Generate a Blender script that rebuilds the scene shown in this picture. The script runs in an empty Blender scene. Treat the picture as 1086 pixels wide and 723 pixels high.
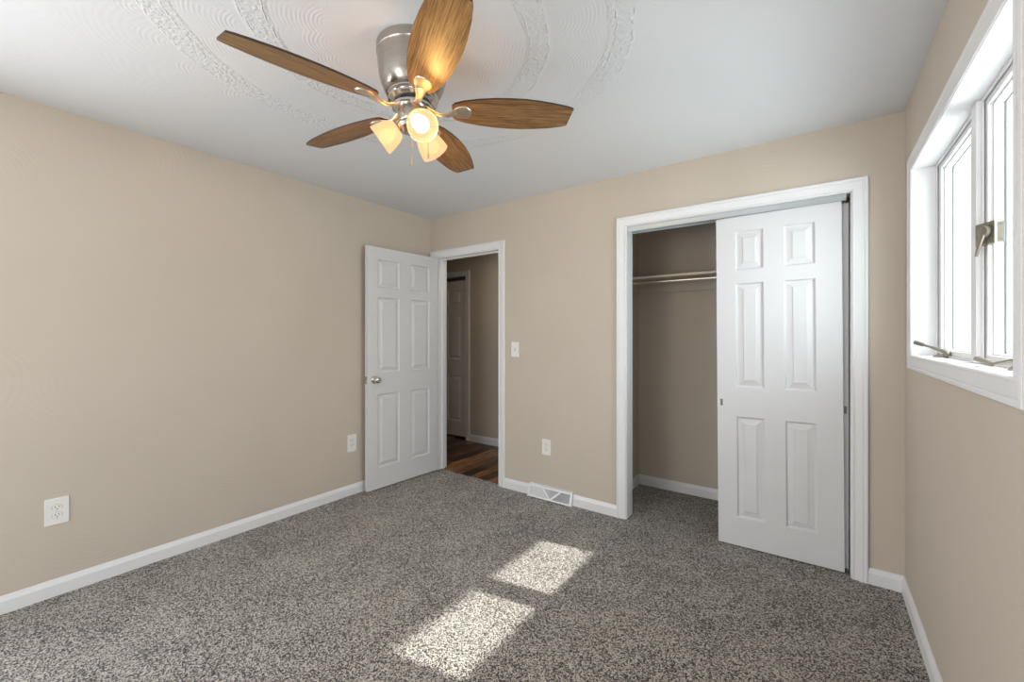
import bpy, bmesh, math, random
from mathutils import Vector, Matrix
PI = math.pi
scene = bpy.context.scene
COL = scene.collection

# ------------------------------------------------------------------ camera
cam_d = bpy.data.cameras.new('camera')
cam = bpy.data.objects.new('camera', cam_d)
COL.objects.link(cam)
cam_d.sensor_fit = 'HORIZONTAL'
cam_d.sensor_width = 36.0
cam_d.lens = 449.0 / 1086 * 36.0
cam_d.shift_y = -5.9 / 1086
cam_d.clip_start = 0.02
cam.location = (0, 0, 1.302)
cam.rotation_euler = (PI / 2, 0, math.radians(35.9))
scene.camera = cam

# ------------------------------------------------------------------ light
scene.view_settings.view_transform = 'Standard'
scene.view_settings.look = 'None'
scene.view_settings.gamma = 1.0
scene.view_settings.exposure = 0.15
scene.view_settings.use_curve_mapping = False

world = bpy.data.worlds.new('sky')
scene.world = world
world.use_nodes = True
bg = world.node_tree.nodes['Background']
bg.inputs['Color'].default_value = (0.86, 0.93, 1.0, 1)
bg.inputs['Strength'].default_value = 1.9

SUN_DIR = Vector((-1.0, -0.19, -0.837)).normalized()
sun_d = bpy.data.lights.new('sun', 'SUN')
sun_d.energy = 8.6
sun_d.angle = math.radians(0.9)
sun_d.color = (1.0, 0.96, 0.90)
sun = bpy.data.objects.new('sun', sun_d)
COL.objects.link(sun)
sun.rotation_euler = SUN_DIR.to_track_quat('-Z', 'Y').to_euler()


def area(name, loc, direction, sx, sy, power, color):
    d = bpy.data.lights.new(name, 'AREA')
    d.shape = 'RECTANGLE'
    d.size, d.size_y = sx, sy
    d.energy = power
    d.color = color
    o = bpy.data.objects.new(name, d)
    COL.objects.link(o)
    o.location = loc
    o.rotation_euler = Vector(direction).to_track_quat('-Z', 'Z').to_euler()
    return o


# fill light added behind the camera, set in an invented rear window
area('rear_fill_light', (-1.60, -1.73, 1.25), (0, 1, 0), 1.3, 1.5, 20, (0.88, 0.96, 1.0))
# fill light added at an invented left-wall window, behind the camera
area('left_fill_light', (-3.13, -0.92, 1.20), (1, 0, 0), 1.1, 1.2, 55, (0.91, 0.95, 1.0))
# added fill light at an invented second right-wall window, out of view
area('right_rear_fill_light', (0.42, -0.92, 1.20), (-1, 0, 0), 1.1, 1.2, 10, (0.90, 0.96, 1.0))
# daylight through the window on the right wall
area('right_window_daylight', (0.95, 2.07, 1.66), (-1, 0, -0.05), 1.7, 1.1, 50, (0.88, 0.95, 1.0))
# dim fill light added under the hall ceiling, off to the left
area('hall_fill_light', (-2.45, 3.40, 2.38), (0, 0, -1), 0.5, 0.3, 2.9, (1.0, 0.86, 0.68))

# ------------------------------------------------------------------ room numbers (metres, camera foot = origin)
XL, XR = -3.0986, 0.355
YF, YB = -1.70, 2.907
YB2 = 3.02
CH = 2.44
XRO = 0.515


# ------------------------------------------------------------------ node helpers
class NT:
    def __init__(self, name):
        self.m = bpy.data.materials.new(name)
        self.m.use_nodes = True
        self.t = self.m.node_tree
        self.b = self.t.nodes['Principled BSDF']
        self.out = self.t.nodes['Material Output']
        self.co = self.t.nodes.new('ShaderNodeTexCoord').outputs['Object']

    def n(self, kind, **kw):
        nd = self.t.nodes.new(kind)
        for k, v in kw.items():
            setattr(nd, k, v)
        return nd

    def l(self, a, b):
        self.t.links.new(a, b)

    def math(self, op, a, b=None, c=None, clamp=False):
        nd = self.n('ShaderNodeMath', operation=op, use_clamp=clamp)
        for i, v in enumerate((a, b, c)):
            if v is None:
                continue
            if isinstance(v, (int, float)):
                nd.inputs[i].default_value = v
            else:
                self.l(v, nd.inputs[i])
        return nd.outputs[0]

    def mapping(self, vec, scale=(1, 1, 1), loc=(0, 0, 0), rot=(0, 0, 0)):
        nd = self.n('ShaderNodeMapping')
        nd.inputs['Scale'].default_value = scale
        nd.inputs['Location'].default_value = loc
        nd.inputs['Rotation'].default_value = rot
        self.l(vec, nd.inputs['Vector'])
        return nd.outputs[0]

    def noise(self, vec, scale, detail=2, rough=0.5, dist=0.0):
        nd = self.n('ShaderNodeTexNoise')
        nd.inputs['Scale'].default_value = scale
        nd.inputs['Detail'].default_value = detail
        nd.inputs['Roughness'].default_value = rough
        nd.inputs['Distortion'].default_value = dist
        self.l(vec, nd.inputs['Vector'])
        return nd.outputs['Fac']

    def voronoi(self, vec, scale, feature='F1', out='Distance'):
        nd = self.n('ShaderNodeTexVoronoi', feature=feature)
        nd.inputs['Scale'].default_value = scale
        self.l(vec, nd.inputs['Vector'])
        return nd.outputs[out]

    def ramp(self, fac, stops):
        nd = self.n('ShaderNodeValToRGB')
        e = nd.color_ramp.elements
        while len(e) > 1:
            e.remove(e[-1])
        e[0].position = stops[0][0]
        e[0].color = (*stops[0][1], 1)
        for p, c in stops[1:]:
            q = e.new(p)
            q.color = (*c, 1)
        self.l(fac, nd.inputs['Fac'])
        return nd.outputs['Color']

    def smooth(self, v, a, b, lo=0.0, hi=1.0):
        nd = self.n('ShaderNodeMapRange', interpolation_type='SMOOTHSTEP')
        self.l(v, nd.inputs['Value'])
        nd.inputs['From Min'].default_value = a
        nd.inputs['From Max'].default_value = b
        nd.inputs['To Min'].default_value = lo
        nd.inputs['To Max'].default_value = hi
        return nd.outputs['Result']

    def bump(self, h, strength, dist):
        nd = self.n('ShaderNodeBump')
        nd.inputs['Strength'].default_value = strength
        nd.inputs['Distance'].default_value = dist
        self.l(h, nd.inputs['Height'])
        self.l(nd.outputs['Normal'], self.b.inputs['Normal'])
        return nd

    def base(self, col, rough=0.5, metal=0.0, spec=None):
        if isinstance(col, tuple):
            self.b.inputs['Base Color'].default_value = (*col, 1)
        else:
            self.l(col, self.b.inputs['Base Color'])
        self.b.inputs['Roughness'].default_value = rough
        self.b.inputs['Metallic'].default_value = metal
        if spec is not None:
            self.b.inputs['Specular IOR Level'].default_value = spec
        return self


def simple(name, col, rough=0.5, metal=0.0, spec=None, wear=0.04, wscale=6.0):
    """plain finish with a faint procedural unevenness"""
    t = NT(name)
    f = t.noise(t.co, wscale, 3)
    hi = tuple(min(1, c * (1 + wear)) for c in col)
    lo = tuple(c * (1 - wear) for c in col)
    t.base(t.ramp(f, [(0.3, lo), (0.7, hi)]), rough, metal, spec)
    return t.m


def plaster(name, col, swirl_strength, spec=0.25):
    t = NT(name)
    warp = t.noise(t.co, 1.3, 2)
    v = t.voronoi(t.co, 2.1)
    arcs = t.math('SINE', t.math('MULTIPLY', t.math('ADD', v, t.math('MULTIPLY', warp, 0.25)), 150.0))
    mask = t.smooth(t.noise(t.co, 2.3, 1), 0.42, 0.66)
    fine = t.noise(t.co, 60, 3)
    h = t.math('ADD', t.math('MULTIPLY', t.math('MULTIPLY', arcs, mask), 0.55), t.math('MULTIPLY', fine, 0.5))
    f = t.noise(t.co, 1.7, 3)
    lo = tuple(c * 0.975 for c in col)
    hi = tuple(min(1, c * 1.02) for c in col)
    t.base(t.ramp(f, [(0.3, lo), (0.7, hi)]), 0.62, 0, spec)
    t.bump(h, swirl_strength, 0.0012)
    return t.m


M = {}
M['wall'] = plaster('beige_wall_paint', (0.558, 0.492, 0.416), 0.30)
M['trim'] = simple('white_trim_paint', (0.77, 0.77, 0.78), 0.38, 0, 0.4, 0.01)
M['door'] = simple('white_door_paint', (0.67, 0.67, 0.68), 0.42, 0, 0.4, 0.01)
M['halldoor'] = simple('white_hall_door_paint', (0.72, 0.71, 0.69), 0.45, 0, 0.4, 0.01)
M['plastic'] = simple('white_plastic', (0.80, 0.79, 0.76), 0.35, 0, 0.45, 0.01)
M['slot'] = simple('dark_slot', (0.03, 0.028, 0.025), 0.6)
M['ventmetal'] = simple('white_enamel_metal', (0.80, 0.81, 0.83), 0.35, 0, 0.5, 0.01)
M['ventdark'] = simple('grey_enamel_recess', (0.36, 0.37, 0.37), 0.5)
M['chrome'] = simple('polished_nickel', (0.62, 0.60, 0.57), 0.14, 1.0)
M['tan_metal'] = simple('aged_tan_metal', (0.36, 0.325, 0.27), 0.36, 0.85)
M['iron'] = simple('satin_nickel_iron', (0.66, 0.60, 0.50), 0.33, 0.9)
M['gasket'] = simple('grey_gasket', (0.16, 0.18, 0.18), 0.6)
M['track'] = simple('satin_aluminium_track', (0.58, 0.62, 0.64), 0.35, 0.7)
M['shelf'] = simple('painted_shelf', (0.60, 0.53, 0.42), 0.45)
M['rod'] = simple('metal_rod', (0.62, 0.59, 0.55), 0.28, 0.9)
M['soffit'] = simple('white_soffit', (0.86, 0.87, 0.88), 0.6)
M['ground'] = simple('pale_concrete', (0.62, 0.62, 0.60), 0.9)
M['chain'] = simple('brass_chain', (0.62, 0.55, 0.42), 0.3, 0.9)
M['dark'] = simple('black_motor_gap', (0.02, 0.02, 0.02), 0.5)


def brushed():
    t = NT('brushed_nickel')
    v = t.mapping(t.co, (1, 1, 40))
    f = t.noise(v, 18, 3)
    t.base(t.ramp(f, [(0.3, (0.40, 0.365, 0.33)), (0.7, (0.50, 0.465, 0.43))]), 0.27, 1.0)
    return t.m


M['nickel'] = brushed()


def wood_blade():
    t = NT('walnut_blade')
    v = t.mapping(t.co, (1.7, 48, 48))
    g = t.noise(v, 3.2, 5, 0.6, 0.6)
    fine = t.noise(t.mapping(t.co, (9, 190, 190)), 2.0, 3, 0.6)
    m = t.math('ADD', t.math('MULTIPLY', g, 0.62), t.math('MULTIPLY', fine, 0.38))
    c = t.ramp(m, [(0.36, (0.065, 0.032, 0.011)), (0.46, (0.175, 0.092, 0.036)), (0.55, (0.29, 0.160, 0.064)), (0.66, (0.42, 0.25, 0.11))])
    t.base(c, 0.42, 0, 0.35)
    t.bump(fine, 0.15, 0.0005)
    return t.m


M['blade'] = wood_blade()
M['bladeedge'] = simple('dark_blade_edge', (0.035, 0.022, 0.015), 0.5)


def ceiling_mat():
    t = NT('swirled_white_ceiling')
    sep = t.n('ShaderNodeSeparateXYZ')
    t.l(t.co, sep.inputs[0])
    x = t.math('ADD', sep.outputs[0], 1.33)
    y = t.math('SUBTRACT', sep.outputs[1], 1.12)
    r = t.math('SQRT', t.math('ADD', t.math('MULTIPLY', x, x), t.math('MULTIPLY', y, y)))
    wob = t.math('MULTIPLY', t.math('SUBTRACT', t.noise(t.co, 2.2, 2), 0.5), 0.10)
    rr = t.math('ADD', r, wob)
    th = t.math('ARCTAN2', y, x)

    def fan(R, N, freq, a, b, ph):
        cell = t.math('ADD', t.math('FLOOR', t.math('ADD', t.math('MULTIPLY', th, N / (2 * PI)), ph)), 0.5 - ph)
        ang = t.math('MULTIPLY', cell, 2 * PI / N)
        cx = t.math('MULTIPLY', t.math('COSINE', ang), R)
        cy = t.math('MULTIPLY', t.math('SINE', ang), R)
        dx = t.math('SUBTRACT', x, cx)
        dy = t.math('SUBTRACT', y, cy)
        d = t.math('SQRT', t.math('ADD', t.math('MULTIPLY', dx, dx), t.math('MULTIPLY', dy, dy)))
        s = t.math('SINE', t.math('ADD', t.math('MULTIPLY', d, freq), t.math('MULTIPLY', t.noise(t.co, 7, 3), 9.0)))
        m = t.math('MULTIPLY', t.smooth(rr, a, a + 0.03), t.smooth(rr, b, b + 0.03, 1.0, 0.0))
        return t.math('MULTIPLY', s, m)

    f1 = fan(0.56, 26, 430, 0.58, 0.80, 0.0)
    f2 = fan(0.26, 15, 430, 0.28, 0.48, 0.3)
    f3 = fan(0.90, 30, 380, 0.90, 0.97, 0.4)

    def ringband(a, b):
        return t.math('MULTIPLY', t.smooth(rr, a, a + 0.02), t.smooth(rr, b, b + 0.02, 1.0, 0.0))
    dots = t.smooth(t.voronoi(t.co, 55), 0.15, 0.65, 1.0, 0.0)
    lump = t.noise(t.co, 62, 3, 0.6, 0.8)
    lumps = t.math('ADD', t.math('MULTIPLY', lump, 1.9), t.math('MULTIPLY', dots, 0.8))
    band = t.math('ADD', ringband(0.78, 0.88), ringband(0.47, 0.56))
    brk = t.smooth(t.noise(t.co, 34, 2), 0.44, 0.56)

    def ridge(rad, wd):
        off = t.math('ABSOLUTE', t.math('SUBTRACT', t.math('ADD', rr, t.math('MULTIPLY', t.noise(t.co, 18, 1), 0.02)), rad))
        return t.math('MULTIPLY', t.smooth(off, 0.0, wd, 1.0, 0.0), brk)
    rid = t.math('ADD', t.math('ADD', ridge(0.90, .006), ridge(0.83, .005)), t.math('ADD', ridge(0.575, .005), ridge(0.50, .004)))
    warp = t.noise(t.co, 1.1, 2)
    v = t.voronoi(t.co, 1.9)
    arcs = t.math('SINE', t.math('MULTIPLY', t.math('ADD', v, t.math('MULTIPLY', warp, 0.3)), 140.0))
    am = t.smooth(t.noise(t.co, 1.9, 1), 0.40, 0.68)
    h = t.math('ADD', t.math('MULTIPLY', t.math('MULTIPLY', t.math('ADD', t.math('ADD', f1, f2), f3), t.smooth(t.noise(t.co, 9, 2), 0.35, 0.65)), 0.20), t.math('ADD', t.math('MULTIPLY', lumps, band), t.math('MULTIPLY', rid, 1.6)))
    h = t.math('ADD', h, t.math('MULTIPLY', t.math('MULTIPLY', arcs, am), 0.07))
    h = t.math('ADD', h, t.math('MULTIPLY', t.noise(t.co, 50, 3), 0.25))
    t.base((0.715, 0.725, 0.745), 0.65, 0, 0.2)
    t.bump(h, 0.72, 0.0028)
    return t.m


M['ceiling'] = ceiling_mat()


def carpet_mat():
    t = NT('grey_speckled_carpet')
    a = t.noise(t.co, 235, 2, 0.6)
    b = t.voronoi(t.co, 215, out='Color')
    sep = t.n('ShaderNodeSeparateColor')
    t.l(b, sep.inputs[0])
    big = t.noise(t.co, 3.5, 3, 0.6)
    m = t.math('ADD', t.math('MULTIPLY', a, 0.62), t.math('MULTIPLY', sep.outputs[0], 0.38))
    m = t.math('ADD', m, t.math('MULTIPLY', t.math('SUBTRACT', big, 0.5), 0.16))
    c = t.ramp(m, [(0.38, (0.024, 0.020, 0.017)), (0.45, (0.100, 0.087, 0.076)), (0.51, (0.236, 0.213, 0.191)),
                   (0.60, (0.525, 0.487, 0.445))])
    t.base(c, 0.95, 0, 0.1)
    t.b.inputs['Sheen Weight'].default_value = 0.15
    h = t.math('ADD', a, t.math('MULTIPLY', t.noise(t.co, 90, 2), 0.6))
    t.bump(h, 0.75, 0.006)
    return t.m


M['carpet'] = carpet_mat()


def plank_mat():
    t = NT('dark_wood_plank_floor')
    br = t.n('ShaderNodeTexBrick')
    br.offset = 0.37
    br.inputs['Scale'].default_value = 1.0
    br.inputs['Brick Width'].default_value = 0.95
    br.inputs['Row Height'].default_value = 0.105
    br.inputs['Mortar Size'].default_value = 0.0015
    br.inputs['Color1'].default_value = (0.0, 0.0, 0.0, 1)
    br.inputs['Color2'].default_value = (1, 1, 1, 1)
    br.inputs['Mortar'].default_value = (0.2, 0.2, 0.2, 1)
    t.l(t.mapping(t.co, rot=(0, 0, PI / 2)), br.inputs['Vector'])
    g = t.noise(t.mapping(t.co, (34, 3.0, 1)), 1.6, 4, 0.6, 0.4)
    sepc = t.n('ShaderNodeSeparateColor')
    t.l(br.outputs['Color'], sepc.inputs[0])
    m = t.math('ADD', t.math('MULTIPLY', g, 0.75), t.math('MULTIPLY', sepc.outputs[0], 0.30))
    c = t.ramp(m, [(0.42, (0.014, 0.007, 0.003)), (0.52, (0.085, 0.034, 0.012)), (0.64, (0.30, 0.135, 0.045)), (0.78, (0.60, 0.33, 0.13))])
    t.base(c, 0.30, 0, 0.5)
    return t.m


M['plank'] = plank_mat()


def glass_mat():
    t = NT('clear_window_glass')
    tr = t.n('ShaderNodeBsdfTransparent')
    tr.inputs['Color'].default_value = (0.96, 0.985, 0.98, 1)
    gl = t.n('ShaderNodeBsdfGlossy')
    gl.inputs['Roughness'].default_value = 0.02
    fr = t.n('ShaderNodeFresnel')
    fr.inputs['IOR'].default_value = 1.35
    mx = t.n('ShaderNodeMixShader')
    t.l(t.math('MULTIPLY', fr.outputs[0], 0.5), mx.inputs[0])
    t.l(tr.outputs[0], mx.inputs[1])
    t.l(gl.outputs[0], mx.inputs[2])
    t.l(mx.outputs[0], t.out.inputs['Surface'])
    return t.m


M['glass'] = glass_mat()


def shade_mat():
    t = NT('frosted_amber_glass')
    tl = t.n('ShaderNodeBsdfTranslucent')
    tl.inputs['Color'].default_value = (0.006, 0.0045, 0.003, 1)
    em = t.n('ShaderNodeEmission')
    f = t.noise(t.co, 9, 2)
    t.l(t.ramp(f, [(0.3, (1.0, 0.66, 0.35)), (0.7, (1.0, 0.70, 0.39))]), em.inputs['Color'])
    em.inputs['Strength'].default_value = 1.0
    gl = t.n('ShaderNodeBsdfGlossy')
    gl.inputs['Roughness'].default_value = 0.35
    tr = t.n('ShaderNodeBsdfTransparent')
    tr.inputs['Color'].default_value = (1.0, 0.80, 0.50, 1)
    m1 = t.n('ShaderNodeMixShader')
    m1.inputs[0].default_value = 0.04
    t.l(tl.outputs[0], m1.inputs[1]); t.l(gl.outputs[0], m1.inputs[2])
    ad = t.n('ShaderNodeAddShader')
    t.l(m1.outputs[0], ad.inputs[0]); t.l(em.outputs[0], ad.inputs[1])
    m2 = t.n('ShaderNodeMixShader')
    m2.inputs[0].default_value = 0.30
    t.l(ad.outputs[0], m2.inputs[1]); t.l(tr.outputs[0], m2.inputs[2])
    t.l(m2.outputs[0], t.out.inputs['Surface'])
    return t.m


def bulb_mat():
    t = NT('lit_bulb')
    em = t.n('ShaderNodeEmission')
    f = t.noise(t.co, 12, 2)
    t.l(t.ramp(f, [(0.3, (1.0, 0.90, 0.76)), (0.7, (1.0, 0.93, 0.80))]), em.inputs['Color'])
    em.inputs['Strength'].default_value = 4.0
    tr = t.n('ShaderNodeBsdfTransparent')
    mx = t.n('ShaderNodeMixShader')
    mx.inputs[0].default_value = 0.55
    t.l(em.outputs[0], mx.inputs[1]); t.l(tr.outputs[0], mx.inputs[2])
    t.l(mx.outputs[0], t.out.inputs['Surface'])
    return t.m


M['shade'] = shade_mat()
M['bulb'] = bulb_mat()


# ------------------------------------------------------------------ mesh helpers
def box(bm, x0, x1, y0, y1, z0, z1, mi=0):
    v = [bm.verts.new((x, y, z)) for x in (x0, x1) for y in (y0, y1) for z in (z0, z1)]
    for f in ((0, 1, 3, 2), (4, 6, 7, 5), (0, 4, 5, 1), (2, 3, 7, 6), (0, 2, 6, 4), (1, 5, 7, 3)):
        bm.faces.new([v[i] for i in f]).material_index = mi
    return v


def mkobj(name, bm, mats, parent=None, bevel=0.0, smooth=False, seg=2, angle=40):
    bmesh.ops.recalc_face_normals(bm, faces=bm.faces[:])
    me = bpy.data.meshes.new(name)
    bm.to_mesh(me)
    bm.free()
    if not isinstance(mats, (list, tuple)):
        mats = [mats]
    for m in mats:
        me.materials.append(m)
    if smooth:
        me.polygons.foreach_set('use_smooth', [True] * len(me.polygons))
        try:
            me.set_sharp_from_angle(angle=math.radians(angle))
        except Exception:
            pass
    o = bpy.data.objects.new(name, me)
    COL.objects.link(o)
    if parent:
        o.parent = parent
    if bevel:
        md = o.modifiers.new('bevel', 'BEVEL')
        md.width = bevel
        md.segments = seg
        md.limit_method = 'ANGLE'
        md.angle_limit = math.radians(40)
    return o


def tag(o, label=None, cat=None, group=None, kind=None):
    if label: o['label'] = label
    if cat: o['category'] = cat
    if group: o['group'] = group
    if kind: o['kind'] = kind
    return o


def struct(o, label=None):
    o['kind'] = 'structure'
    if label: o['label'] = label
    return o


def empty(name, loc=(0, 0, 0), rz=0.0):
    o = bpy.data.objects.new(name, None)
    o.empty_display_size = 0.1
    COL.objects.link(o)
    o.location = loc
    o.rotation_euler = (0, 0, rz)
    return o


def frame_for(axis):
    z = Vector(axis).normalized()
    up = Vector((0, 0, 1)) if abs(z.z) < 0.9 else Vector((1, 0, 0))
    x = up.cross(z).normalized()
    y = z.cross(x)
    return x, y, z


def lathe(bm, prof, origin=(0, 0, 0), axis=(0, 0, 1), n=40, mi=0, closed=False, sx=1.0, sy=1.0):
    X, Y, Z = frame_for(axis)
    O = Vector(origin)
    rings = []
    for r, h in prof:
        if r < 1e-6:
            rings.append([bm.verts.new(O + Z * h)])
        else:
            rings.append([bm.verts.new(O + X * (r * sx * math.cos(2 * PI * i / n)) + Y * (r * sy * math.sin(2 * PI * i / n)) + Z * h) for i in range(n)])
    pairs = list(zip(rings[:-1], rings[1:]))
    if closed:
        pairs.append((rings[-1], rings[0]))
    for a, b in pairs:
        for i in range(n):
            j = (i + 1) % n
            if len(a) == 1 and len(b) == 1:
                continue
            if len(a) == 1:
                f = bm.faces.new((a[0], b[i], b[j]))
            elif len(b) == 1:
                f = bm.faces.new((a[i], a[j], b[0]))
            else:
                f = bm.faces.new((a[i], a[j], b[j], b[i]))
            f.material_index = mi


def cyl(bm, p0, p1, r0, r1=None, n=20, mi=0):
    p0, p1 = Vector(p0), Vector(p1)
    d = (p1 - p0).length
    r1 = r0 if r1 is None else r1
    lathe(bm, [(0, 0), (r0, 0), (r1, d), (0, d)], p0, p1 - p0, n, mi)


def tube(bm, pts, rs, n=12, flat=1.0, side=None):
    """swept tube through pts; flat squashes it along its local up"""
    pts = [Vector(p) for p in pts]
    rings = []
    for i, p in enumerate(pts):
        d = (pts[min(i + 1, len(pts) - 1)] - pts[max(i - 1, 0)]).normalized()
        s = Vector(side) if side else Vector((0, 0, 1)).cross(d)
        if s.length < 1e-4: s = Vector((1, 0, 0))
        s = (s - d * s.dot(d)).normalized()
        u = d.cross(s).normalized()
        r = rs[i] if isinstance(rs, (list, tuple)) else rs
        w, h = (r if isinstance(r, tuple) else (r, r * flat))
        rings.append([bm.verts.new(p + s * (w * math.cos(2 * PI * k / n)) + u * (h * math.sin(2 * PI * k / n))) for k in range(n)])
    for a, b in zip(rings[:-1], rings[1:]):
        for k in range(n):
            bm.faces.new((a[k], a[(k + 1) % n], b[(k + 1) % n], b[k]))
    bm.faces.new(rings[0][::-1])
    bm.faces.new(rings[-1])


def sweep(bm, pts, mit, nrm, prof, closed=False):
    """pts path, mit outward mitre vectors, nrm wall normal, prof [(u,v)] closed polygon"""
    N = Vector(nrm)
    rings = []
    for p, m in zip(pts, mit):
        P, Mv = Vector(p), Vector(m)
        rings.append([bm.verts.new(P + Mv * u + N * v) for u, v in prof])
    k = len(prof)
    pr = list(zip(rings[:-1], rings[1:]))
    if closed:
        pr.append((rings[-1], rings[0]))
    for a, b in pr:
        for i in range(k):
            j = (i + 1) % k
            bm.faces.new((a[i], a[j], b[j], b[i]))
    if not closed:
        bm.faces.new(rings[0][::-1])
        bm.faces.new(rings[-1])


def casing_prof(w=0.065, s=1.0):
    k = w / 0.065
    pts = [(0, 0), (0, .007), (.003, .010), (.007, .010), (.010, .0075), (.022, .0085), (.036, .0125), (.044, .0145),
           (.047, .0115), (.050, .0115), (.053, .0165), (.058, .018), (.063, .0165), (.065, .013), (.065, 0)]
    return [(u * k, v * s) for u, v in pts]


def base_prof(h=0.083, t=0.014):
    # (height, thickness)
    return [(0.0, 0.0), (0.0, t), (h * 0.70, t), (h * 0.76, t * 0.86), (h * 0.90, t * 0.55), (h * 0.97, t * 0.45), (h, t * 0.3), (h, 0.0)]


def baseboard(name, p0, p1, nrm, h=0.083, t=0.014, miter0=0.0, miter1=0.0):
    bm = bmesh.new()
    p0, p1, N = Vector(p0), Vector(p1), Vector(nrm)
    D = (p1 - p0).normalized()
    prof = base_prof(h, t)
    a = [bm.verts.new(p0 + Vector((0, 0, hh)) + N * tt + D * (tt * miter0)) for hh, tt in prof]
    b = [bm.verts.new(p1 + Vector((0, 0, hh)) + N * tt - D * (tt * miter1)) for hh, tt in prof]
    for i in range(len(prof)):
        j = (i + 1) % len(prof)
        bm.faces.new((a[i], a[j], b[j], b[i]))
    bm.faces.new(a[::-1])
    bm.faces.new(b)
    return struct(mkobj(name, bm, M['trim']))


# ------------------------------------------------------------------ room shell
LY0, LY1, LZ0, LZ1 = -1.47, -0.37, 0.60, 1.80     # fill-light openings added in both side walls, behind the camera
bm = bmesh.new()
box(bm, XL - .11, XL, YF - .1, LY0, 0, CH)
box(bm, XL - .11, XL, LY1, YB2, 0, CH)
box(bm, XL - .11, XL, LY0, LY1, 0, LZ0)
box(bm, XL - .11, XL, LY0, LY1, LZ1, CH)
struct(mkobj('wall_left', bm, M['wall']))

DX0, DX1, DZ = -2.985, -2.250, 2.047          # doorway opening
CX0, CX1, CZ = -1.100, 0.140, 2.072           # closet opening
bm = bmesh.new()
box(bm, XL, DX0 - .012, YB, YB2, 0, CH)
box(bm, DX0 - .012, DX1 + .012, YB, YB2, DZ + .012, CH)
box(bm, DX1 + .012, CX0 - .012, YB, YB2, 0, CH)
box(bm, CX0 - .012, CX1 + .012, YB, YB2, CZ + .012, CH)
box(bm, CX1 + .012, XR, YB, YB2, 0, CH)
struct(mkobj('wall_back', bm, M['wall']))

WY0, WY1, WZ0, WZ1 = 1.420, 2.714, 1.209, 2.080   # window jamb faces
bm = bmesh.new()
box(bm, XR, XRO, YF - .1, LY0, 0, CH)
box(bm, XR, XRO, LY1, WY0 - .015, 0, CH)
box(bm, XR, XRO, LY0, LY1, 0, LZ0)
box(bm, XR, XRO, LY0, LY1, LZ1, CH)
box(bm, XR, XRO, WY1 + .015, YB2 + .72, 0, CH)
box(bm, XR, XRO, WY0 - .015, WY1 + .015, 0, WZ0 - .015)
box(bm, XR, XRO, WY0 - .015, WY1 + .015, WZ1 + .015, CH)
struct(mkobj('wall_right', bm, M['wall']))

RX0, RX1, RZ0, RZ1 = -2.25, -0.95, 0.50, 2.00     # fill-light opening added behind the camera
bm = bmesh.new()
box(bm, XL, RX0, YF - .1, YF, 0, CH)
box(bm, RX1, XR, YF - .1, YF, 0, CH)
box(bm, RX0, RX1, YF - .1, YF, 0, RZ0)
box(bm, RX0, RX1, YF - .1, YF, RZ1, CH)
struct(mkobj('wall_front', bm, M['wall']))

bm = bmesh.new(); box(bm, XL - .11, XRO, YF - .1, YB2, CH, CH + .1); struct(mkobj('ceiling', bm, M['ceiling']))
# carpet: the room and the closet
CBY = 3.672
bm = bmesh.new()
box(bm, XL - .05, XR + .02, YF - .05, YB + .035, -.05, 0)
box(bm, -1.30, XR + .02, YB + .035, CBY + .02, -.05, 0)
struct(mkobj('floor', bm, M['carpet']))
# closet shell
CSX = -1.285
HY = 3.944
bm = bmesh.new(); box(bm, CSX - .10, XR, CBY, CBY + .1, 0, CH); struct(mkobj('wall_closet_back', bm, M['wall']))
bm = bmesh.new(); box(bm, CSX - .10, CSX, YB2, HY + .4, -.05, CH); struct(mkobj('wall_closet_left', bm, M['wall']))
bm = bmesh.new(); box(bm, CSX - .10, XRO, YB2, CBY + .1, CH, CH + .1); struct(mkobj('ceiling_closet', bm, M['wall']))
# hall shell

bm = bmesh.new(); box(bm, -5.2, CSX - .10, YB + .035, HY + .4, -.05, -.004); struct(mkobj('floor_hall', bm, M['plank']))
HDX0, HDX1, HDZ = -4.352, -3.567, 2.045
bm = bmesh.new()
box(bm, -5.2, HDX0 - .012, HY, HY + .1, -.004, CH)
box(bm, HDX0 - .012, HDX1 + .012, HY, HY + .1, HDZ + .012, CH)
box(bm, HDX1 + .012, CSX - .10, HY, HY + .1, -.004, CH)
struct(mkobj('wall_hall_back', bm, M['wall']))
bm = bmesh.new(); box(bm, -5.2, -5.1, YB2, HY, -.004, CH); struct(mkobj('wall_hall_left', bm, M['wall']))
bm = bmesh.new(); box(bm, -5.2, XL - .11, YB2 - .1, YB2, -.004, CH); struct(mkobj('wall_hall_front', bm, M['wall']))
bm = bmesh.new(); box(bm, -5.2, CSX - .10, YB2, HY + .4, CH, CH + .1); struct(mkobj('ceiling_hall', bm, M['wall']))
bm = bmesh.new(); box(bm, HDX0 - .1, HDX1 + .1, HY + .35, HY + .4, -.004, CH); box(bm, HDX0 - .15, HDX0 - .1, HY + .1, HY + .4, -.004, CH); box(bm, HDX1 + .1, HDX1 + .15, HY + .1, HY + .4, -.004, CH); struct(mkobj('wall_hall_closet', bm, M['wall']))

# outside: ground and the roof eave that shades the top of the window
bm = bmesh.new(); box(bm, -12, 30, -25, 30, -.50, -.40); struct(mkobj('ground', bm, M['ground']))
bm = bmesh.new()
box(bm, XRO, 1.388, YF - .6, 4.4, 2.35, 2.37)
box(bm, 1.372, 1.392, YF - .6, 4.4, 2.352, 2.52)
box(bm, XRO, 1.388, YF - .6, 4.4, 2.50, 2.54)
struct(mkobj('ceiling_eave', bm, M['soffit']))

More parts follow.
